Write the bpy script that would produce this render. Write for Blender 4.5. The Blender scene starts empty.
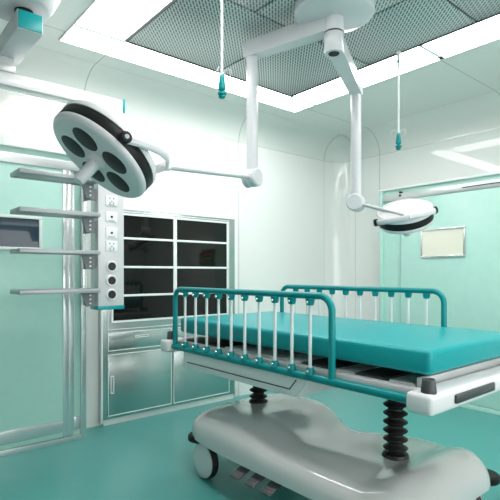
import bpy, bmesh, math, random
from mathutils import Vector, Matrix
random.seed(3)
scn = bpy.context.scene
COL = scn.collection
PI = math.pi

# ------------------------------------------------------------------ materials
def srgb(r, g, b):
    f = lambda v: (v/255/12.92) if v/255 <= .04045 else ((v/255+.055)/1.055)**2.4
    return (f(r), f(g), f(b), 1)

def mat(name, col, rough=.4, metal=0., spec=.5, coat=0., emit=None, estr=0., noise=None, nscale=60., bump=0.):
    m = bpy.data.materials.new(name); m.use_nodes = True
    nt = m.node_tree; b = nt.nodes['Principled BSDF']
    b.inputs['Base Color'].default_value = col
    b.inputs['Roughness'].default_value = rough
    b.inputs['Metallic'].default_value = metal
    b.inputs['Specular IOR Level'].default_value = spec
    b.inputs['Coat Weight'].default_value = coat
    b.inputs['Coat Roughness'].default_value = .05
    if emit:
        b.inputs['Emission Color'].default_value = emit
        b.inputs['Emission Strength'].default_value = estr
    if noise:
        tc = nt.nodes.new('ShaderNodeTexCoord'); n = nt.nodes.new('ShaderNodeTexNoise')
        n.inputs['Scale'].default_value = nscale; n.inputs['Detail'].default_value = 4
        mx = nt.nodes.new('ShaderNodeMix'); mx.data_type = 'RGBA'
        mx.inputs[6].default_value = col; mx.inputs[7].default_value = noise
        nt.links.new(tc.outputs['Object'], n.inputs['Vector'])
        rp = nt.nodes.new('ShaderNodeMapRange'); rp.inputs[1].default_value = .38; rp.inputs[2].default_value = .62
        nt.links.new(n.outputs['Fac'], rp.inputs[0])
        nt.links.new(rp.outputs[0], mx.inputs[0]); nt.links.new(mx.outputs[2], b.inputs['Base Color'])
        if bump:
            bp = nt.nodes.new('ShaderNodeBump'); bp.inputs['Strength'].default_value = bump
            bp.inputs['Distance'].default_value = .002
            nt.links.new(n.outputs['Fac'], bp.inputs['Height']); nt.links.new(bp.outputs[0], b.inputs['Normal'])
    return m

def brushed(name, col, rough, scale):
    m = mat(name, col, rough, 1.)
    nt = m.node_tree; b = nt.nodes['Principled BSDF']
    tc = nt.nodes.new('ShaderNodeTexCoord'); mp = nt.nodes.new('ShaderNodeMapping')
    mp.inputs['Scale'].default_value = scale
    n = nt.nodes.new('ShaderNodeTexNoise'); n.inputs['Scale'].default_value = 1; n.inputs['Detail'].default_value = 3
    r = nt.nodes.new('ShaderNodeMapRange'); r.inputs[1].default_value = .3; r.inputs[2].default_value = .7
    r.inputs[3].default_value = rough*.97; r.inputs[4].default_value = rough*1.03
    nt.links.new(tc.outputs['Object'], mp.inputs[0]); nt.links.new(mp.outputs[0], n.inputs['Vector'])
    nt.links.new(n.outputs['Fac'], r.inputs[0]); nt.links.new(r.outputs[0], b.inputs['Roughness'])
    return m

def panel_wall(name, col, seams, rough=.025):
    """glossy wall panelling; seams = [(axis, value)] thin joint lines between the panels"""
    m = mat(name, col, rough, 0, .34)
    nt = m.node_tree; b = nt.nodes['Principled BSDF']
    g = nt.nodes.new('ShaderNodeTexCoord'); s = nt.nodes.new('ShaderNodeSeparateXYZ')
    nt.links.new(g.outputs['Object'], s.inputs[0])
    acc = None
    for ax, v in seams:
        c = nt.nodes.new('ShaderNodeMath'); c.operation = 'COMPARE'
        c.inputs[1].default_value = v; c.inputs[2].default_value = .0028
        nt.links.new(s.outputs['XYZ'.index(ax)], c.inputs[0])
        if acc is None: acc = c.outputs[0]
        else:
            a = nt.nodes.new('ShaderNodeMath'); a.operation = 'MAXIMUM'
            nt.links.new(acc, a.inputs[0]); nt.links.new(c.outputs[0], a.inputs[1]); acc = a.outputs[0]
    if acc:
        mx = nt.nodes.new('ShaderNodeMix'); mx.data_type = 'RGBA'
        mx.inputs[6].default_value = col; mx.inputs[7].default_value = tuple(c*.42 for c in col[:3])+(1,)
        nt.links.new(acc, mx.inputs[0]); nt.links.new(mx.outputs[2], b.inputs['Base Color'])
    return m

WALLC = (.79, .825, .80, 1)
M = {}
M['white'] = mat('white_enamel', (.70, .70, .705, 1), .22, coat=.3)
M['lampgrey'] = mat('lamp_face_grey', (.72, .71, .73, 1), .3)
M['pole'] = mat('pole_enamel', (.60, .615, .63, 1), .25, coat=.3)
M['blk'] = mat('black_plastic', (.010, .011, .011, 1), .45, 0, .25)
M['rubber'] = mat('black_rubber', (.006, .006, .006, 1), .5)
M['dkgrey'] = mat('dark_grey_plastic', (.045, .05, .053, 1), .45)
M['lens'] = mat('dark_lens', (.026, .029, .031, 1), .45, 0, .2)
M['teal'] = mat('teal_tube', (.0, .235, .245, 1), .3, 0, .3)
M['tealend'] = mat('teal_end_cap', (.0, .33, .345, 1), .3)
M['matt'] = mat('turquoise_vinyl', (.0, .30, .318, 1), .34, 0, .35, noise=(.0, .288, .306, 1), nscale=90, bump=.03)
M['base'] = mat('grey_moulded_plastic', (.56, .56, .555, 1), .14, coat=1.)
M['steel'] = mat('brushed_steel', (.74, .76, .76, 1), .26, .75)
M['steelh'] = mat('brushed_steel_rail', (.56, .59, .59, 1), .36, .75)
M['cab'] = brushed('cabinet_steel', (.56, .60, .59, 1), .26, (.5, .5, 110))
M['trimw'] = mat('bright_cabinet_trim', (.80, .86, .84, 1), .25)
M['shelf'] = mat('grey_shelf_metal', (.38, .40, .41, 1), .3, .2)
M['bracket'] = mat('grey_bracket', (.19, .205, .21, 1), .5)
M['bglass'] = mat('dark_cabinet_glass', (.006, .007, .006, 1), .03, 0, .35)
M['door'] = mat('sea_green_door', (.43, .70, .62, 1), .30, noise=(.445, .715, .635, 1), nscale=14)
M['winglass'] = mat('dark_blue_glass', (.040, .068, .095, 1), .06, 0, .35)
M['creamrefl'] = mat('cream_reflection_glass', (.80, .80, .68, 1), .04, 0, .7)  # cream colour stands for the bright room reflected in the pane
M['winfr'] = mat('white_window_frame', (.78, .84, .82, 1), .25)
M['cord'] = mat('white_cord', (.74, .78, .78, 1), .4)
M['socket'] = mat('white_socket', (.85, .88, .88, 1), .3)
M['slot'] = mat('socket_dark', (.01, .01, .01, 1), .5)
M['screw'] = mat('steel_screw', (.8, .82, .82, 1), .25, 1)
M['joint'] = mat('light_joint', (.35, .55, .52, 1), .4)
M['deckw'] = mat('deck_pale', (.62, .68, .66, 1), .35)
M['deckd'] = mat('deck_dark', (.03, .035, .035, 1), .4)
M['frame'] = mat('bed_frame_grey', (.56, .57, .57, 1), .28, .3)
M['light'] = mat('light_diffuser', (.9, .95, .93, 1), .4, emit=(1.0, .955, .945, 1), estr=11.3)
M['fillglow'] = mat('fill_glow_pane', (.8, .82, .82, 1), .2, emit=(1.0, .965, .955, 1), estr=3.9)  # glow of the added window, fill for the lower half of the room
M['rod'] = mat('rod_grey', (.42, .46, .47, 1), .3)
M['traygrey'] = mat('tray_plastic', (.84, .83, .83, 1), .3)
M['pedal'] = mat('pedal_rubber', (.085, .088, .09, 1), .5)
M['edge'] = mat('panel_edge_dark', (.05, .06, .06, 1), .5)
M['panelbody'] = mat('console_green', (.10, .16, .14, 1), .4)
M['screen'] = mat('console_screen', (.01, .012, .01, 1), .2)
M['ledr'] = mat('led_red', (.3, .0, .0, 1), .4, emit=(1, .06, .03, 1), estr=3)
M['ledg'] = mat('led_green', (.0, .3, .0, 1), .4, emit=(.05, 1, .1, 1), estr=3)
M['floor'] = mat('teal_vinyl_floor', (.068, .31, .288, 1), .3, noise=(.080, .332, .31, 1), nscale=70)
M['wallb'] = panel_wall('wall_panels_rear', WALLC, [('X', 1.5), ('X', 3.16), ('Z', 2.685), ('X', 4.51)])
M['wallr'] = panel_wall('wall_panels_side', WALLC, [('Y', 3.33), ('Y', 1.9), ('Z', 2.685), ('Y', 3.68)])
M['wallg'] = mat('wall_grey', (.52, .51, .51, 1), .2)
M['wallp'] = mat('wall_plain', WALLC, .08)
CE = (.73, .775, .745, 1)
M['ceil'] = panel_wall('ceiling_panels', CE, [('Y', 3.33), ('Y', 1.9), ('X', 1.5), ('X', 4.51), ('Y', 3.68)], .12)
M['coveb'] = panel_wall('cove_panels_rear', CE, [('X', 1.5), ('X', 3.16), ('X', 4.508)], .07)
M['cover'] = panel_wall('cove_panels_side', CE, [('Y', 3.33), ('Y', 1.9), ('Y', 3.678)], .07)
M['covec'] = panel_wall('cove_corner', CE, [], .07)

def perforated():
    m = mat('perforated_metal', (.50, .56, .56, 1), .35, .25)
    nt = m.node_tree; b = nt.nodes['Principled BSDF']
    tc = nt.nodes.new('ShaderNodeTexCoord'); mp = nt.nodes.new('ShaderNodeMapping')
    mp.inputs['Rotation'].default_value = (0, 0, math.radians(-47))
    br = nt.nodes.new('ShaderNodeTexBrick')
    br.inputs['Scale'].default_value = 1; br.inputs['Brick Width'].default_value = .050
    br.inputs['Row Height'].default_value = .0192; br.inputs['Mortar Size'].default_value = .0060
    br.inputs['Mortar Smooth'].default_value = .25
    br.inputs['Color1'].default_value = (.10, .115, .115, 1); br.inputs['Color2'].default_value = (.10, .115, .115, 1)
    br.inputs['Mortar'].default_value = (.54, .61, .60, 1)
    nt.links.new(tc.outputs['Object'], mp.inputs[0]); nt.links.new(mp.outputs[0], br.inputs['Vector'])
    nt.links.new(br.outputs['Color'], b.inputs['Base Color'])
    return m
M['perf'] = perforated()

# ------------------------------------------------------------------ mesh helpers
def merge(bm, t):
    me = bpy.data.meshes.new('t'); t.to_mesh(me); t.free(); bm.from_mesh(me); bpy.data.meshes.remove(me)

def box(bm, x0, x1, y0, y1, z0, z1, bev=0., seg=2, mtx=None):
    t = bmesh.new(); bmesh.ops.create_cube(t, size=1)
    for v in t.verts:
        v.co = Vector(((x0+x1)/2+v.co.x*(x1-x0), (y0+y1)/2+v.co.y*(y1-y0), (z0+z1)/2+v.co.z*(z1-z0)))
    if bev: bmesh.ops.bevel(t, geom=t.edges[:], offset=bev, segments=seg, affect='EDGES', profile=.5)
    if mtx: t.transform(mtx)
    merge(bm, t); return bm

def frames(pts, closed=False):
    pts = [Vector(p) for p in pts]; n = len(pts); tan = []
    for i in range(n):
        a = pts[i-1] if (i > 0 or closed) else pts[i]; b = pts[(i+1) % n] if (i < n-1 or closed) else pts[i]
        tan.append((b-a).normalized())
    u = tan[0].orthogonal().normalized(); out = []
    for i in range(n):
        if i: 
            q = tan[i-1].rotation_difference(tan[i]); u = (q @ u)
        u = (u - tan[i]*u.dot(tan[i])).normalized()
        out.append((pts[i], u, tan[i].cross(u)))
    return out

def tube(bm, pts, r, n=12, sx=1., up=None):
    fr = frames(pts); rings = []
    for i, (p, u, v) in enumerate(fr):
        if up is not None:
            t = u.cross(v); v2 = (Vector(up)-t*Vector(up).dot(t)).normalized(); u = v2.cross(t); v = v2
        rr = r[i] if isinstance(r, (list, tuple)) else r
        rings.append([bm.verts.new(p+u*(math.cos(2*PI*k/n)*rr*sx)+v*(math.sin(2*PI*k/n)*rr)) for k in range(n)])
    for a, b in zip(rings, rings[1:]):
        for k in range(n): bm.faces.new((a[k], a[(k+1) % n], b[(k+1) % n], b[k]))
    bm.faces.new(rings[0][::-1]); bm.faces.new(rings[-1]); return bm

def lathe(bm, prof, c=(0, 0, 0), axis=(0, 0, 1), n=32):
    ax = Vector(axis).normalized(); u = ax.orthogonal().normalized(); v = ax.cross(u); c = Vector(c); rings = []
    for r, z in prof:
        if r < 1e-6: rings.append([bm.verts.new(c+ax*z)])
        else: rings.append([bm.verts.new(c+ax*z+(u*math.cos(2*PI*k/n)+v*math.sin(2*PI*k/n))*r) for k in range(n)])
    for a, b in zip(rings, rings[1:]):
        if len(a) == 1 and len(b) == 1: continue
        for k in range(n):
            k2 = (k+1) % n
            if len(a) == 1: bm.faces.new((a[0], b[k2], b[k]))
            elif len(b) == 1: bm.faces.new((a[k], a[k2], b[0]))
            else: bm.faces.new((a[k], a[k2], b[k2], b[k]))
    if len(rings[0]) > 1: bm.faces.new(rings[0][::-1])
    if len(rings[-1]) > 1: bm.faces.new(rings[-1])
    return bm

def fillet(pts, rad, n=7):
    pts = [Vector(p) for p in pts]; out = [pts[0]]
    for i in range(1, len(pts)-1):
        a, b, c = pts[i-1], pts[i], pts[i+1]; d1 = (a-b).normalized(); d2 = (c-b).normalized()
        ang = d1.angle(d2); L = rad/math.tan(ang/2); p1 = b+d1*L; p2 = b+d2*L
        cen = b+(d1+d2).normalized()*(rad/math.sin(ang/2))
        for k in range(n+1):
            t = k/n; om = PI-ang; q = ((p1-cen)*math.sin((1-t)*om)+(p2-cen)*math.sin(t*om))/math.sin(om)
            out.append(cen+q)
    out.append(pts[-1]); return out

def prism(bm, poly, vec):
    a = [bm.verts.new(Vector(p)) for p in poly]; b = [bm.verts.new(Vector(p)+Vector(vec)) for p in poly]
    n = len(a); bm.faces.new(a[::-1]); bm.faces.new(b)
    for k in range(n): bm.faces.new((a[k], a[(k+1) % n], b[(k+1) % n], b[k]))
    return bm

def link(name, bm, m, parent=None, off=None, ang=40):
    bmesh.ops.recalc_face_normals(bm, faces=bm.faces[:])
    if off is not None: bmesh.ops.translate(bm, verts=bm.verts[:], vec=-Vector(off))
    me = bpy.data.meshes.new(name); bm.to_mesh(me); bm.free()
    me.materials.append(M[m] if isinstance(m, str) else m)
    me.polygons.foreach_set('use_smooth', [True]*len(me.polygons))
    me.set_sharp_from_angle(angle=math.radians(ang))
    o = bpy.data.objects.new(name, me); COL.objects.link(o)
    if parent: o.parent = parent
    return o

ROOTLOC = {}
def thing(name, label, cat, loc=(0, 0, 0), group=None):
    o = bpy.data.objects.new(name, None); COL.objects.link(o); o.location = loc; o.empty_display_size = .1
    o['label'] = label; o['category'] = cat
    if group: o['group'] = group
    ROOTLOC[o.name] = Vector(loc); return o

def part(name, bm, m, parent, label=None, ang=40):
    r = parent
    while r.parent: r = r.parent
    off = ROOTLOC[r.name]
    o = link(name, bm, m, parent, off, ang)
    if label: o['label'] = label
    return o

def tag(o, label, cat, group=None):
    o['label'] = label; o['category'] = cat
    if group: o['group'] = group
    return o

def single(name, bm, m, label, cat, loc, group=None):
    o = link(name, bm, m, None, loc); o.location = loc; return tag(o, label, cat, group)

def struct(name, bm, m, parent=None, ang=40):
    o = link(name, bm, m, parent, None, ang)
    if not parent: o['kind'] = 'structure'; ROOTLOC[o.name] = Vector((0, 0, 0))
    return o
B = bmesh.new

# ------------------------------------------------------------------ room shell
XL, XR, YF, YB, ZS, ZC, R = -1.0, 4.78, -1.4, 3.95, 2.685, 2.955, .27
struct('floor', box(B(), XL-.1, XR+.1, YF-.1, YB+.1, -.1, 0), 'floor')
struct('ceiling', box(B(), XL-.1, XR-R, YF-.1, YB-R, ZC, ZC+.1), 'ceil')
struct('wall_back', box(B(), XL-.1, XR-R, YB, YB+.1, 0, ZS), 'wallb')
struct('wall_right', box(B(), XR, XR+.1, YF-.1, YB-R, 0, ZS), 'wallr')
struct('wall_left', box(B(), XL-.1, XL, YF-.1, YB, 0, ZC), 'wallg')
struct('wall_front', box(B(), XL-.1, XR, YF-.1, YF, 0, ZC), 'wallp')
def shell_strip(name, prof_in, prof_out, vec, m):
    bm = B(); poly = prof_in+prof_out[::-1]; prism(bm, poly, vec); return struct(name, bm, m, ang=30)
NA = 16
arc = [k/NA*PI/2 for k in range(NA+1)]
# cove between rear wall and ceiling
shell_strip('trim_1', [(XL-.1, YB-R+R*math.cos(a), ZS+R*math.sin(a)) for a in arc],
            [(XL-.1, YB-R+(R+.06)*math.cos(a), ZS+(R+.06)*math.sin(a)) for a in arc], (XR-R-XL+.1, 0, 0), 'coveb')
shell_strip('trim_2', [(XR-R+R*math.cos(a), YF-.1, ZS+R*math.sin(a)) for a in arc],
            [(XR-R+(R+.06)*math.cos(a), YF-.1, ZS+(R+.06)*math.sin(a)) for a in arc], (0, YB-R-YF+.1, 0), 'cover')
# rounded upright corner and the ball corner above it
shell_strip('wall_corner', [(XR-R+R*math.cos(a), YB-R+R*math.sin(a), 0) for a in arc],
            [(XR-R+(R+.06)*math.cos(a), YB-R+(R+.06)*math.sin(a), 0) for a in arc], (0, 0, ZS), 'wallp')
bm = B()
def oct_pt(i, j, r):
    a = arc[i]; e = arc[j]
    return (XR-R+r*math.cos(e)*math.cos(a), YB-R+r*math.cos(e)*math.sin(a), ZS+r*math.sin(e))
for r in (R, R+.06):
    g = [[bm.verts.new(oct_pt(i, j, r)) for i in range(NA+1)] for j in range(NA)]
    top = bm.verts.new(oct_pt(0, NA, r))
    for j in range(NA-1):
        for i in range(NA): bm.faces.new((g[j][i], g[j][i+1], g[j+1][i+1], g[j+1][i]))
    for i in range(NA): bm.faces.new((g[NA-1][i], g[NA-1][i+1], top))
struct('trim_3', bm, 'covec', ang=80)
# added window, unseen behind the photographer; its pane glows as fill light
def glazed(name, x0, x1, z0, z1):
    fb = B(); t = .05
    for a0, a1, c0, c1 in ((x0-t, x1+t, z1, z1+t), (x0-t, x1+t, z0-t, z0), (x0-t, x0, z0, z1), (x1, x1+t, z0, z1), ((x0+x1)/2-.02, (x0+x1)/2+.02, z0, z1)):
        box(fb, a0, a1, YF-.001, YF+.03, c0, c1, .004)
    wn = struct(name, fb, 'winfr')
    part('window_pane', box(B(), x0, x1, YF-.001, YF+.008, z0, z1), 'fillglow', wn)  # glowing pane added to brighten the room
glazed('fill_window_1', .2, 3.6, .75, 2.15)
# joint beads round the ball corner
bm = B()
for pts in ([oct_pt(i, 0, R-.0005) for i in range(NA+1)], [oct_pt(0, j, R-.0005) for j in range(NA+1)], [oct_pt(NA, j, R-.0005) for j in range(NA+1)]):
    tube(bm, pts, .002, 6)
struct('trim_4', bm, mat('joint_grey', (.34, .40, .37, 1), .4))

# ------------------------------------------------------------------ sliding doors
def door_assembly(name, P, u0, u1, leaf_edge, glassmat, win, flip, railslot):
    """P(u,w,z): u along the wall, w from the front face into the wall"""
    def bx(bm, a0, a1, w0, w1, z0, z1, bev=0.):
        p = P(a0, w0, z0); q = P(a1, w1, z1)
        return box(bm, min(p[0], q[0]), max(p[0], q[0]), min(p[1], q[1]), max(p[1], q[1]), z0, z1, bev)
    s = 1 if u1 > u0 else -1          # u1 = the outer, visible end
    D = .238
    body = bx(B(), u0, u1, .03, D, 0, 2.205)
    root = struct(name, body, 'door')
    fr = B()
    bx(fr, u1-s*.04, u1, 0, D, 0, 2.205, .003)
    bx(fr, u0, u1-s*.04, 0, .05, 0, .045, .003)
    part('frame', fr, 'steel' if flip else 'door', root)
    part('top_edge', bx(B(), u0, u1+s*.004, -.006, D, 2.205, 2.225, .002), 'trimw', root)
    rl = B(); bx(rl, u0, u1-s*.04, -.006, .04, 2.085, 2.158, .006)
    rail = part('track_rail', rl, 'steelh', root)
    st = B(); bx(st, u0+s*railslot[0], u0+s*railslot[1], -.008, 0, 2.118, 2.128)
    part('track_slot', st, 'winglass', rail)
    hb = B(); e = leaf_edge
    for zz in (2.165, 2.13):
        bx(hb, e-s*.012, e+s*.012, -.012, .03, zz-.009, zz+.009, .003)
    if not flip: part('track_bolt', hb, 'blk', rail)
    else: hb.free()
    # the leaf
    lf = bx(B(), u0, e, .004, .03, .05, 2.095, .002)
    leaf = part('door_leaf', lf, 'door', root)
    if flip:
        sb = B()
        bx(sb, e-s*.045, e-s*.002, -.002, .01, .05, 2.095, .003)
        bx(sb, e, e+s*.042, .006, .035, .05, 2.095, .003)
        part('upright_bar', sb, 'steel', leaf)
        kb = bx(B(), u0, e-s*.045, -.002, .01, .085, .18, .002)
        part('kick_plate', kb, 'steel', leaf)
        kb = bx(B(), e+s*.042, u1-s*.04, .02, .035, .085, .18, .002)
        part('kick_plate', kb, 'steel', root)
    else:
        sb = bx(B(), e-s*.004, e+s*.004, .0, .03, .05, 2.095)
        part('edge_seal', sb, 'joint', leaf)
    a0, a1, z0, z1 = win
    fb = B(); t = .022
    lo, hi = min(a0, a1), max(a0, a1)
    bx(fb, lo, hi, -.012, .006, z1-t, z1, .003); bx(fb, lo, hi, -.012, .006, z0, z0+t, .003)
    bx(fb, lo, lo+t, -.012, .006, z0+t, z1-t, .003); bx(fb, hi-t, hi, -.012, .006, z0+t, z1-t, .003)
    wf = part('window_frame', fb, 'winfr' if flip else 'steel', leaf)
    part('window_pane', bx(B(), lo+t, hi-t, -.004, .006, z0+t, z1-t), glassmat, wf)
    return root
door_assembly('door_1', lambda u, w, z: (u, 3.71+w, z), -.95, 1.435, 1.30, 'winglass', (.60, 1.10, 1.465, 1.715), True, (.1, .9))
door_assembly('door_2', lambda u, w, z: (4.54+w, u, z), 1.5, 3.165, 2.90, 'creamrefl', (2.19, 2.66, 1.455, 1.75), False, (.0, .72))

# ------------------------------------------------------------------ ceiling: lamps and perforated diffuser
def lightbox(name, x0, x1, y0, y1, label):
    t = thing(name, label, 'ceiling light', ((x0+x1)/2, (y0+y1)/2, ZC), 'white light strips round the ceiling grille')
    part('diffuser', box(B(), x0+.008, x1-.008, y0+.008, y1-.008, ZC-.012, ZC), 'light', t)
    fr = B(); z0, z1 = ZC-.014, ZC
    box(fr, x0, x0+.008, y0, y1, z0, z1); box(fr, x1-.008, x1, y0, y1, z0, z1)
    box(fr, x0+.008, x1-.008, y0, y0+.008, z0, z1); box(fr, x0+.008, x1-.008, y1-.008, y1, z0, z1)
    part('rim', fr, 'trimw', t); return t
X0, X1, P0, P1 = 1.14, 3.50, 1.504, 3.15
fl_ = lightbox('ceiling_light', X0, X1, 3.166, 3.46, 'white glowing ceiling light strip along the far edge of the grille')
lightbox('ceiling_light', P1+.004, X1, 1.862, 3.160, 'white ceiling light strip right of the grille, its far half reaching the room corner')
lightbox('ceiling_light', P1+.004, X1, .42, 1.850, 'white ceiling light strip at the right picture edge, past the dark-tipped joint')
lightbox('ceiling_light', X0, P0-.004, 1.862, 3.160, 'white ceiling light strip at upper left between round pendant mount and grey grille')
lightbox('ceiling_light', X0, P0-.004, .42, 1.850, 'white ceiling light strip left of the grille at the near end, overhead')
lightbox('ceiling_light', X0, X1, .11, .414, 'white ceiling light strip along the near edge of the grille, behind the viewer')
for a_, b_ in ((X0+.01, P0-.004), (P1+.004, X1-.01)):
    part('joint', box(B(), a_, b_, 3.152, 3.174, ZC-.024, ZC-.004, .002), 'joint', fl_, 'pale green joint bar')
jt = single('joint_strip', box(B(), P1+.01, X1-.03, 1.846, 1.866, ZC-.022, ZC-.004, .002), 'joint',
            'thin pale green joint bar with dark tip between two right-hand light strips', 'joint bar', (P1, 1.856, ZC))
tp = box(B(), X1-.07, X1-.03, 1.842, 1.87, ZC-.026, ZC-.002, .002)
ROOTLOC[jt.name] = Vector((P1, 1.856, ZC)); part('dark_tip', tp, 'blk', jt, 'black end tip')

g = thing('air_diffuser', 'large grey perforated ceiling air grille ringed by white light strips', 'ceiling grille', (2.32, 1.85, ZC))
rows = [(2.29, 3.16, [P0, 2.312, P1]), (1.445, 2.29, [P0, 1.96, 2.563, P1]), (.42, 1.445, [P0, 2.312, P1])]
for y0, y1, xs in rows:
    for a, b in zip(xs, xs[1:]):
        part('perforated_panel', box(B(), a+.007, b-.007, y0+.007, y1-.007, ZC-.016, ZC, .002), 'perf', g)
fb = B(); z0, z1 = ZC-.022, ZC-.001
box(fb, P0-.003, P0+.008, .42, 3.163, z0, z1); box(fb, P1-.008, P1+.003, .42, 3.163, z0, z1)
box(fb, P0+.008, P1-.008, 3.152, 3.163, z0, z1); box(fb, P0+.008, P1-.008, .42, .43, z0, z1)
part('grille_frame', fb, 'edge', g, 'dark grille edging')
part('backing', box(B(), P0+.01, P1-.01, .43, 3.15, ZC-.006, ZC-.001), 'edge', g)

# ------------------------------------------------------------------ cabinet
Y0, Y1 = 3.90, 3.95
c = thing('medicine_cabinet', 'tall built-in steel cabinet with dark glazed upper doors in the white wall', 'cabinet', (2.36, 3.95, 0))
bm = B()
box(bm, 1.645, 3.07, Y0, Y1, .055, 1.855, .003)
part('body', bm, 'cab', c)
part('plinth', box(B(), 1.66, 3.06, Y0+.015, Y1, 0, .055), 'wallp', c)
tb = B()
box(tb, 1.63, 1.648, Y0-.006, Y1, .03, 1.872, .002); box(tb, 3.066, 3.09, Y0-.006, Y1, .03, 1.872, .002)
box(tb, 1.648, 3.066, Y0-.006, Y1, 1.852, 1.872, .002)
part('surround', tb, 'trimw', c, 'pale metal surround')
def outline(bm, x0, x1, z0, z1, t, y0, y1):
    box(bm, x0, x1, y0, y1, z1-t, z1, .001, 1); box(bm, x0, x1, y0, y1, z0, z0+t, .001, 1)
    box(bm, x0, x0+t, y0, y1, z0+t, z1-t, .001, 1); box(bm, x1-t, x1, y0, y1, z0+t, z1-t, .001, 1)
for x0, x1 in ((1.737, 2.330), (2.366, 2.955)):
    d = part('glass_door', box(B(), x0, x1, Y0-.006, Y0+.004, .89, 1.803), 'bglass', c, 'dark glazed cabinet door')
    fb = B(); outline(fb, x0-.018, x1+.018, .872, 1.821, .018, Y0-.014, Y0+.004)
    part('door_frame', fb, 'trimw', d)
    for z in (1.104, 1.352, 1.603):
        part('glazing_bar', box(B(), x0, x1, Y0-.012, Y0-.004, z-.010, z+.010, .002), 'trimw', d)
fl = B(); outline(fl, 1.69, 2.99, .812, 1.838, .006, Y0-.006, Y0+.004)
part('face_moulding', fl, 'trimw', c)
for x0, x1 in ((1.69, 2.312), (2.332, 2.99)):
    d = part('drawer', box(B(), x0, x1, Y0-.008, Y0+.004, .632, .79, .002), 'cab', c)
    o_ = B(); outline(o_, x0, x1, .632, .79, .006, Y0-.012, Y0-.004); part('drawer_edge', o_, 'trimw', d)
    h = B(); xc = x0+.315
    outline(h, xc-.07, xc+.07, .73, .752, .006, Y0-.02, Y0-.006)
    part('handle', h, 'trimw', d)
for x0, x1, hx in ((1.69, 2.312, 1.715), (2.332, 2.99, 2.96)):
    d = part('door', box(B(), x0, x1, Y0-.008, Y0+.004, .079, .603, .002), 'cab', c)
    o_ = B(); outline(o_, x0, x1, .079, .603, .006, Y0-.012, Y0-.004); part('door_edge', o_, 'trimw', d)
    h = B(); outline(h, hx-.004, hx+.026, .27, .42, .006, Y0-.022, Y0-.006); part('handle', h, 'trimw', d)

# ------------------------------------------------------------------ operating console on the right-hand wall (seen mirrored in the cabinet glass)
cn = thing('control_console', 'green wall console with red and green displays mirrored in the cabinet glass', 'control panel', (4.78, 1.13, 1.57))
part('casing', box(B(), 4.73, 4.783, .82, 1.45, 1.42, 1.71, .008), 'panelbody', cn)
for k in range(4):
    y = 1.14-.095*k
    for j, (z, ml) in enumerate(((1.62, 'ledr'), (1.545, 'ledg'), (1.48, 'ledr' if k % 2 else 'ledg'))):
        s = part('display', box(B(), 4.722, 4.732, y-.08, y, z-.03, z+.03, .002), 'screen', cn)
        part('digits', box(B(), 4.719, 4.723, y-.062, y-.018, z-.006, z+.008), ml, s)
for k in range(2):
    s = part('gauge', box(B(), 4.722, 4.732, 1.22+.1*k, 1.29+.1*k, 1.45, 1.65, .002), 'screen', cn)
    part('level_light', box(B(), 4.719, 4.723, 1.245+.1*k, 1.265+.1*k, 1.47, 1.60), 'ledg', s)

# ------------------------------------------------------------------ medical supply pendant at upper left
p = thing('supply_pendant', 'white ceiling supply pendant with socket column and four grey shelves, left', 'medical pendant', (.77, 2.98, ZC))
PZ = 2.62
bm = B(); lathe(bm, [(.165, -.19), (.18, -.184), (.202, -.15), (.262, -.04), (.268, 0)], (.71, 2.87, ZC), n=48)
part('ceiling_mount', bm, 'pole', p)
bm = B(); lathe(bm, [(.05, 0), (.05, .08)], (.755, 2.87, PZ+.085), n=24); part('swivel', bm, 'blk', p)
arm = part('carrier_arm', box(B(), .695, .83, 2.775, 3.36, PZ, PZ+.105, .006), 'pole', p)
part('end_plate', box(B(), .700, .825, 2.768, 2.778, PZ+.004, PZ+.101, .003), 'tealend', arm, 'teal end plate')
bm = B(); box(bm, .66, .785, 3.19, 3.33, 2.575, PZ, .004); box(bm, .655, .79, 3.185, 3.335, 2.53, 2.572, .004)
part('arm_bracket', bm, 'white', p)
bb = part('cross_beam', box(B(), .05, 1.503, 3.20, 3.30, 2.452, 2.532, .005), 'white', p)
part('beam_cap', box(B(), 1.502, 1.516, 3.192, 3.303, 2.442, 2.540, .003), 'tealend', bb, 'bright teal beam end')
colm = part('column', box(B(), 1.32, 1.51, 3.20, 3.335, 1.07, 2.455, .004), 'white', p)
part('column_foot', box(B(), 1.317, 1.513, 3.197, 3.338, 1.044, 1.071, .003), 'tealend', colm, 'teal underside')
for z, kind in ((1.805, 's'), (1.693, 'g'), (1.581, 'g'), (1.489, 's')):
    o = part('outlet', box(B(), 1.373, 1.457, 3.192, 3.20, z-.037, z+.037, .003), 'socket', colm)
    bm = B()
    if kind == 's':
        for dx, dz in ((-.014, .017), (.014, .017), (0, -.004), (-.013, -.016), (.013, -.016)):
            box(bm, 1.415+dx-.003, 1.415+dx+.003, 3.190, 3.193, z+dz-.005, z+dz+.005)
    else:
        lathe(bm, [(.009, 0), (.009, .003)], (1.415, 3.193, z), (0, -1, 0), 16)
    box(bm, 1.39, 1.435, 3.190, 3.193, z-.030, z-.027)
    # the markings on each outlet are cut into its plate
    part('outlet_holes', bm, 'slot', colm)
for z in (1.346, 1.247, 1.149):
    bm = B(); lathe(bm, [(.040, 0), (.040, .010), (.034, .014), (.030, .010)], (1.415, 3.20, z), (0, -1, 0), 28)
    part('gas_port_ring', bm, 'socket', colm)
    bm = B(); lathe(bm, [(.028, 0), (.028, .013)], (1.415, 3.20, z), (0, -1, 0), 28)
    part('gas_port', bm, 'slot', colm, 'black gas port')
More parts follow.
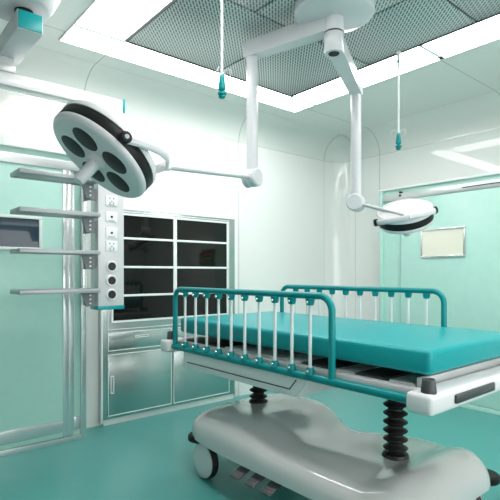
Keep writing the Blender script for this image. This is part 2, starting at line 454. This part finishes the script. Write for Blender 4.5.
for z in (1.893, 1.668, 1.425, 1.179):
    bm = B(); box(bm, .768, 1.245, 3.0, 3.20, z-.002, z+.014, .003)
    box(bm, .762, 1.25, 3.19, 3.202, z-.006, z+.020, .003); box(bm, .762, .774, 2.99, 3.20, z-.006, z+.020, .003)
    box(bm, .762, 1.25, 2.988, 3.0, z-.006, z+.020, .003); box(bm, 1.238, 1.25, 2.99, 3.2, z-.006, z+.020, .003)
    sh = part('shelf', bm, 'shelf', p)
    bm = B(); prism(bm, [(1.165, 3.10, z-.004), (1.25, 3.10, z-.004), (1.25, 3.10, z-.10), (1.20, 3.10, z-.10)], (0, .012, 0))
    box(bm, 1.238, 1.25, 3.11, 3.26, z-.10, z-.004); box(bm, 1.245, 1.325, 3.24, 3.26, z-.09, z-.01)
    br = part('shelf_bracket', bm, 'bracket', sh)
    for k in range(3):
        bm = B(); lathe(bm, [(.0065, 0), (.0065, .004)], (1.225, 3.101, z-.026-.027*k), (0, -1, 0), 12)
        part('bracket_rivet', bm, 'socket', sh)

# ------------------------------------------------------------------ twin surgical light
HX, HY = 2.283, 1.92
s = thing('surgical_light', 'twin-head white surgical light hanging from round ceiling mount over the bed', 'surgical light', (HX, HY, ZC))
bm = B(); lathe(bm, [(.06, -.10), (.225, -.085), (.24, -.075), (.245, -.06), (.245, -.0225)], (HX, HY, ZC), n=56)
part('ceiling_mount', bm, 'pole', s)
def swing_arm(zb, zt, end, drop):
    bm = B(); a = Vector((HX, HY, 0)); e = Vector(end).to_3d(); e.z = 0
    lathe(bm, [(.056, zb-.02), (.060, zb-.014), (.060, zt), (.05, zt+.008)], (HX, HY, 0), n=32)
    d = (e-a).normalized(); w = Vector((-d.y, d.x, 0)); N = 14; L = (e-a).length+.045
    rings = []
    for k in range(N+1):
        t = k/N; q = a+d*(L*t)
        dz = -drop*(3*t*t-2*t**3)
        hw = .050-.008*t; zz0 = zb+dz+.004*t; zz1 = zt+dz-.006*t
        rings.append([bm.verts.new(q+w*sx*hw+Vector((0, 0, zv))) for sx, zv in ((-1, zz0), (1, zz0), (1, zz1), (-1, zz1))])
    for r1, r2 in zip(rings, rings[1:]):
        for k in range(4): bm.faces.new((r1[k], r1[(k+1) % 4], r2[(k+1) % 4], r2[k]))
    bm.faces.new(rings[0]); bm.faces.new(rings[-1])
    o = part('swing_arm', bm, 'pole', s, ang=35)
    return o
E1, E2 = Vector((2.13, 2.516, 0)), Vector((2.913, 2.237, 0))
swing_arm(2.777, 2.893, E1, .0)
a2 = swing_arm(2.665, 2.765, E2, .035)
bm = B(); lathe(bm, [(.0608, -.004), (.0608, .004)], (HX, HY, 2.768), n=32); part('hub_seam', bm, 'dkgrey', a2, 'dark joint ring')
bm = B(); lathe(bm, [(.030, 0), (.034, .004), (.034, .012)], (HX, HY, 2.64), n=24); part('hub_cap', bm, 'blk', a2, 'black underside cap')

def camdir(px, py):
    f = 479.; a = (px-250)/f; c, q = math.cos(math.radians(50)), math.sin(math.radians(50))
    return Vector((c+a*q, q-a*c, (273-py)/f)).normalized()

def drop_pole(E, ztop, zk, toward):
    bm = B(); tube(bm, [(E.x, E.y, ztop), (E.x, E.y, zk)], .0385, 24)
    part('drop_pole', bm, 'pole', s)
    # round knuckle: a drum lying across the rod direction
    d = (toward-Vector((E.x, E.y, zk))); d.z = 0; d.normalize(); w = Vector((-d.y, d.x, 0))
    bm = B(); c0 = Vector((E.x, E.y, zk))
    lathe(bm, [(.054, -.054), (.064, -.045), (.064, .045), (.054, .054)], c0, w, 32)
    k = part('knuckle', bm, 'pole', s)
    bm = B(); lathe(bm, [(.0655, -.008), (.0655, .0)], c0, w, 32); part('knuckle_seam', bm, 'lampgrey', k)
    return k

def lamp(C, n, Rr, pivot, apexdir, kn, yr=1.1, lref=None, hl=.137):
    """C centre of the housing face, n = direction the lamp shines"""
    n = n.normalized(); Cm = C
    prof = [(0, 0), (Rr*.90, 0), (Rr*.955, -.006), (Rr*.985, -.018), (Rr*.985, -.028)]
    bm = B(); lathe(bm, prof, C, n, 72); hd = part('lamp_head', bm, 'lampgrey', s)
    bm = B(); lathe(bm, [(Rr*.975, -.026), (Rr*.985, -.03), (Rr*.985, -.078), (Rr*.975, -.082)], C, n, 72)
    part('black_band', bm, 'blk', hd, 'black band round the lamp rim')
    bm = B(); lathe(bm, [(Rr*.96, -.078), (Rr*1.0, -.080), (Rr*1.0, -.098), (Rr*.97, -.112), (Rr*.80, -.128), (Rr*.78, -.130), (Rr*.77, -.126), (Rr*.75, -.130), (Rr*.5, -.142), (0, -.150)], C, n, 72)
    part('rear_shell', bm, 'white', hd)
    u = (pivot-n*pivot.dot(n)).normalized(); v = n.cross(u)
    for k in range(5):
        a = PI*2*k/5
        lu = u if lref is None else lref; lv = n.cross(lu)
        q = C+(lu*math.cos(a)+lv*math.sin(a))*Rr*.52
        bm = B(); lathe(bm, [(Rr*.255, -.002), (Rr*.255, .0015), (Rr*.24, .003), (0, .003)], q, n, 40)
        part('lens', bm, 'lens', hd, 'dark round lens')
    bm = B(); lathe(bm, [(.050, 0), (.050, .012), (.034, .022), (.030, .024), (.027, hl-.012), (.022, hl-.002), (0, hl)], C, n, 32)
    part('handle', bm, 'lampgrey', hd)
    # yoke: half ring from pivot to pivot round the shell
    q = apexdir-u*apexdir.dot(u); q.normalize(); mid = C-n*.055
    ax = u.cross(q)
    pts = []
    for k in range(33):
        a = PI*k/32; rr = Rr*(1.03+(yr-1.03)*math.sin(a))
        pts.append(mid+(u*math.cos(a)+q*math.sin(a))*rr)
    bm = B(); tube(bm, pts, Rr*.085+.003, 12, sx=.42, up=ax)
    y = part('yoke', bm, 'pole', s)
    for sg in (1, -1):
        bm = B(); c1 = mid+u*sg*Rr*.97
        lathe(bm, [(.026, 0), (.026, .03), (.020, .036), (0, .036)], c1, u*sg, 24); pv = part('pivot_bolt', bm, 'blk', y, 'black pivot bolt')
        bm = B(); lathe(bm, [(.010, .036), (.010, .040), (0, .040)], c1, u*sg, 16); part('bolt_cap', bm, 'rod', y)
    apex = pts[16]
    d = (kn-apex).normalized()
    bm = B(); tube(bm, [apex-d*.005, apex+d*.05], .017, 18); part('rod_socket', bm, 'white', y)
    bm = B(); tube(bm, [apex+d*.05, kn], .0125, 16); part('lamp_rod', bm, 'rod', s)

K1 = Vector((E1.x, E1.y, 1.955)); K2 = Vector((E2.x, E2.y, 1.825))
def local(px, py):
    """unit vectors right / up / toward the photographer at a spot"""
    d = camdir(px, py); r = Vector((math.sin(math.radians(50)), -math.cos(math.radians(50)), 0)); r = (r-d*r.dot(d)).normalized()
    return r, r.cross(d), -d
EYE = Vector((0, 0, 1.3))
r, u, t = local(97, 161); C1 = EYE+camdir(97, 161)*2.36
th = math.radians(67.5)
sd = r*-.70+u*-.714; mj = r*.714+u*-.70
n1 = t*math.cos(th)+sd*math.sin(th); mn = t*math.sin(th)-sd*math.cos(th)
piv1 = mn*.98+mj*.07
apx1 = mj*.22-n1*.15
lr1 = mj*math.cos(1.117)+mn*math.sin(1.117)
drop_pole(E1, 2.80, K1.z, C1)
lamp(C1, n1, .253, piv1, apx1, K1, 1.16, lr1)
r, u, t = local(406, 223.5); C2 = EYE+camdir(406, 223.5)*3.62
th = math.radians(-24)
n2 = u*-math.cos(th)+t*math.sin(th)+r*.13
piv2 = r*.92+t*-.25
apx2 = t-r*.34-u*.14
drop_pole(E2, 2.66, K2.z, C2)
lamp(C2, n2, .192, piv2, apx2, K2, 1.08, None, .095)

# ------------------------------------------------------------------ hanging drip hooks
def hanger(x, y, label):
    h = thing('drip_hanger', label, 'ceiling hook', (x, y, ZC), 'teal drip hangers on ceiling cords')
    bm = B(); lathe(bm, [(.006, -.16), (.012, -.10), (.012, -.04), (.018, -.03), (.018, -.014)], (x, y, ZC), n=16); part('ceiling_fitting', bm, 'cord', h)
    bm = B(); lathe(bm, [(.010, -.105), (.013, -.10), (.013, -.085), (.010, -.08)], (x, y, ZC), n=16); part('bead', bm, 'tealend', h, 'teal bead')
    bm = B(); tube(bm, [(x, y, ZC-.05), (x, y, 2.32)], .0065, 10); part('cord', bm, 'cord', h)
    bm = B(); lathe(bm, [(.010, 2.335), (.013, 2.33), (.021, 2.262), (.020, 2.257), (.010, 2.25), (.008, 2.243), (.023, 2.240), (.024, 2.232), (.014, 2.226), (.018, 2.222), (.018, 2.216), (.010, 2.210), (0, 2.210)], (x, y, 0), n=24)
    w = part('weight', bm, 'teal', h, 'turned teal weight')
    for k in range(4):
        a = k*PI/2+.5; dx, dy = math.cos(a), math.sin(a); pts = []
        for i in range(15):
            b_ = i/14*PI*1.55
            rr = .014+.019*(1-math.cos(b_)); zz = 2.338+.016*math.sin(b_)*(1.5)
            pts.append((x+dx*rr, y+dy*rr, zz))
        bm = B(); tube(bm, [(x+dx*.004, y+dy*.004, 2.33)]+pts, .0016, 6); part('wire_hook', bm, 'cord', h)
    return h
hanger(1.495, 2.009, 'teal drip hanger on a white cord below the grille, left of the twin light poles')
hanger(3.12, 2.009, 'teal drip hanger on a white cord before the right-hand wall')

# ------------------------------------------------------------------ hospital bed
XC = 2.12
b = thing('hospital_bed', 'wheeled hospital bed with teal side rails on grey moulded base', 'hospital bed', (XC, 1.9, 0))
# moulded base cover: lofted cross-sections along the bed
def sstep(t): t = max(0., min(1., t)); return t*t*(3-2*t)
def base_mesh():
    bm = B(); ya, yb = 1.03, 2.70; NS, NT = 130, 90; rings = []
    for i in range(NS+1):
        t = -math.cos(PI*i/NS); y = (ya+yb)/2+t*(yb-ya)/2
        e = max(0., 1-abs(t)**4.5)**(1/2.6); eh = max(0., 1-abs(t)**7)**(1/2.2)
        far = 2.55-.18*math.exp(-((y-1.80)/.25)**2); near = 1.64
        xc = (far+near)/2; hw = (far-near)/2*(.55+.45*e)
        h = .148+.060*sstep((1.31-y)/.18)+.058*sstep((y-1.75)/.45)
        ring = []
        for k in range(NT+1):
            a = PI*k/NT; ca, sa = math.cos(a), math.sin(a)
            x = xc-hw*math.copysign(abs(ca)**.50, ca); z = .252+h*eh*(sa**.58)
            f = min(1, sa*1.5)
            # shallow basin with a raised oval on the middle of the cover
            z -= .011*math.exp(-((x-2.16)/.24)**6-((y-1.96)/.30)**6)*f
            rho = math.hypot((x-2.12)/1., (y-2.09)/1.25)
            z += .006*math.exp(-((rho-.055)/.02)**2)*f
            ring.append(bm.verts.new((x, y, z)))
        rings.append(ring)
    for r1, r2 in zip(rings, rings[1:]):
        for k in range(NT): bm.faces.new((r1[k], r1[k+1], r2[k+1], r2[k]))
        bm.faces.new((r1[NT], r1[0], r2[0], r2[NT]))
    bm.faces.new(rings[0]); bm.faces.new(rings[-1][::-1])
    bmesh.ops.remove_doubles(bm, verts=bm.verts[:], dist=.0006)
    return bm
part('base_cover', base_mesh(), 'base', b, ang=60)
for wx, wy, sg in ((1.74, 2.51, -1), (2.43, 2.51, 1), (1.74, 1.20, -1), (2.43, 1.20, 1)):
    bm = B(); lathe(bm, [(.085, -.028), (.108, -.022), (.115, -.010), (.115, .010), (.108, .022), (.085, .028)], (wx, wy, .115), (1, 0, 0), 40)
    w = part('wheel', bm, 'rubber', b, 'black rubber wheel')
    for q in (-1, 1):
        bm = B(); lathe(bm, [(.104, .020), (.106, .028), (.095, .036), (.05, .041), (0, .042)], (wx, wy, .115), (q, 0, 0), 40)
        part('wheel_disc', bm, 'white', w, 'white wheel cover')
    bm = B(); tube(bm, [(wx, wy, .21), (wx, wy, .27)], .022, 14); part('caster_stem', bm, 'blk', w)
for wx, wy in ((1.735, 2.578), (2.475, 2.60), (1.72, 1.11), (2.53, 1.12)):
    bm = B(); lathe(bm, [(.064, 0), (.072, .008), (.072, .034), (.064, .042)], (wx, wy, .222), n=32)
    part('corner_bumper', bm, 'blk', b, 'black round corner bumper')
for k, y in enumerate((2.047, 1.921, 1.796)):
    bm = B(); mt = Matrix.Translation((1.645, y, .205)) @ Matrix.Rotation(math.radians(-22), 4, 'Y')
    box(bm, -.045, .045, -.037, .037, -.006, .006, .005, 2, mt)
    for q in range(4): box(bm, -.036+.02*q, -.024+.02*q, -.032, .032, .005, .009, .0015, 1, mt)
    pd = part('pedal', bm, 'pedal', b, 'dark ribbed foot pedal')
    bm = B(); tube(bm, [(1.665, y, .21), (1.71, y, .232), (1.80, y, .232)], .007, 10); part('pedal_lever', bm, 'screw', pd, 'silver pedal lever')
for y, zb in ((1.35, .385), (2.38, .435)):
    pr = [(.062, 0), (.066, .012), (.060, .028), (.036, .034)]; z = .034; nr = 9 if y < 2 else 8
    top = .80-zb; stp = (top-.034)/nr
    for k in range(nr):
        pr += [(.036, z+stp*.12), (.058, z+stp*.42), (.060, z+stp*.5), (.058, z+stp*.58), (.036, z+stp*.88)]; z += stp
    bm = B(); lathe(bm, pr+[(.03, top)], (2.07, y, zb), n=32)
    part('lift_bellows', bm, 'rubber', b, 'black ribbed lift bellows', ang=30)
# frame
bm = B()
for x in (1.70, 2.56): box(bm, x-.024, x+.024, .96, 2.80, .800, .852, .010)
for y in (1.04, 1.9, 2.72): box(bm, 1.722, 2.538, y-.025, y+.025, .80, .836, .006)
part('bed_frame', bm, 'frame', b)
part('foot_rail', box(B(), 1.73, 2.54, 1.005, 1.035, .836, .888, .008), 'frame', b)
bm = B(); box(bm, 1.95, 2.20, 1.25, 2.50, .79, .822, .006); part('lift_plate', bm, 'deckd', b)
for k, (ya, yb, m_) in enumerate(((1.04, 1.16, 'frame'), (1.18, 1.33, 'deckd'), (1.34, 1.45, 'frame'), (1.46, 1.66, 'deckd'), (1.67, 1.80, 'deckw'), (1.81, 2.05, 'frame'), (2.06, 2.30, 'deckw'), (2.32, 2.72, 'deckd'))):
    bm = B(); box(bm, 1.73, 2.53, ya, yb, .835, .858, .004); box(bm, 2.0, 2.28, ya+.01, yb-.01, .855, .9008, .003)
    part('deck_panel', bm, m_, b)
part('head_beam', box(B(), 1.60, 2.66, 2.755, 2.85, .775, .858, .018, 3), 'white', b)
fb_ = part('foot_beam', box(B(), 1.60, 2.66, .895, 1.005, .779, .858, .018, 3), 'white', b)
part('end_grip', box(B(), 1.765, 2.10, .884, .898, .802, .838, .006), 'dkgrey', fb_, 'dark grey rubber strip')
for x, y in ((1.645, .932), (2.615, .932), (1.655, 2.795), (2.615, 2.795)):
    bm = B(); lathe(bm, [(.028, .853), (.028, .864), (.0240, .906), (.021, .909), (.018, .902), (0, .902)], (x, y, 0), n=24)
    part('corner_peg', bm, 'dkgrey', b, 'dark grey corner peg')
# folded side tray under the mattress
bm = B(); prism(bm, [(1.685, 2.69, .795), (1.685, 2.69, .685), (1.685, 1.655, .685), (1.685, 1.575, .795)], (.55, 0, 0))
bmesh.ops.bevel(bm, geom=bm.edges[:], offset=.006, segments=2, affect='EDGES')
tr = part('under_tray', bm, 'traygrey', b)
bm = B(); tube(bm, [(1.684, 2.64, .722), (1.684, 1.70, .722), (1.684, 1.655, .775)], .0032, 8); part('tray_groove', bm, 'dkgrey', tr)
def side_rail(x, posts, ends, ys, sg):
    zb, zt = .815, 1.195
    bm = B(); tube(bm, fillet([(x, posts[1], zb), (x, posts[1], zt), (x, posts[0], zt), (x, posts[0], zb)], .07, 9), .0162, 16)
    rl = part('side_rail', bm, 'teal', b)
    bm = B(); tube(bm, [(x, ends[0], zb), (x, ends[1], zb)], .0195, 16); part('lower_bar', bm, 'teal', rl)
    for y in ys:
        bm = B(); tube(bm, [(x+sg*.006, y, zb+.03), (x+sg*.006, y, zt-.03)], .0082, 12); part('spindle', bm, 'cord', rl, 'white rail spindle')
        for z, up in ((zb, 1), (zt, -1)):
            bm = B()
            lathe(bm, [(.022, .012*up), (.021, .030*up), (.017, .044*up), (.012, .046*up)], (x+sg*.006, y, z), n=16)
            part('rail_clip', bm, 'teal', rl)
            bm = B(); lathe(bm, [(.0075, 0), (.006, .004), (0, .005)], (x+sg*.026, y, z+.030*up), (sg, 0, 0), 12)
            part('clip_screw', bm, 'screw', rl, 'bright screw head')
side_rail(1.652, (1.40, 2.735), (1.0, 2.79), [2.605-.1198*k for k in range(10)], -1)
side_rail(2.61, (1.385, 2.72), (1.0, 2.79), [2.575-.1198*k for k in range(10)], 1)

# mattress
bm = B(); box(bm, 1.715, 2.565, .965, 2.785, .901, 1.000, .022, 5)
single('mattress', bm, 'matt', 'turquoise vinyl mattress lying on the bed between the rails', 'mattress', (2.14, 1.85, .9))

# ------------------------------------------------------------------ world, camera
w = bpy.data.worlds.new('world'); scn.world = w; w.use_nodes = True
w.node_tree.nodes['Background'].inputs[0].default_value = (.8, .9, .86, 1)
w.node_tree.nodes['Background'].inputs[1].default_value = .3
cam = bpy.data.cameras.new('camera'); co = bpy.data.objects.new('camera', cam); COL.objects.link(co)
cam.sensor_width = 36; cam.lens = 36*479/500; cam.shift_y = 23/500; cam.clip_start = .02
co.location = EYE; co.rotation_euler = (PI/2, 0, math.radians(-40)); scn.camera = co
vs = scn.view_settings; vs.view_transform = 'Standard'; vs.look = 'None'; vs.gamma = 1; vs.use_curve_mapping = False
vs.exposure = 0.0
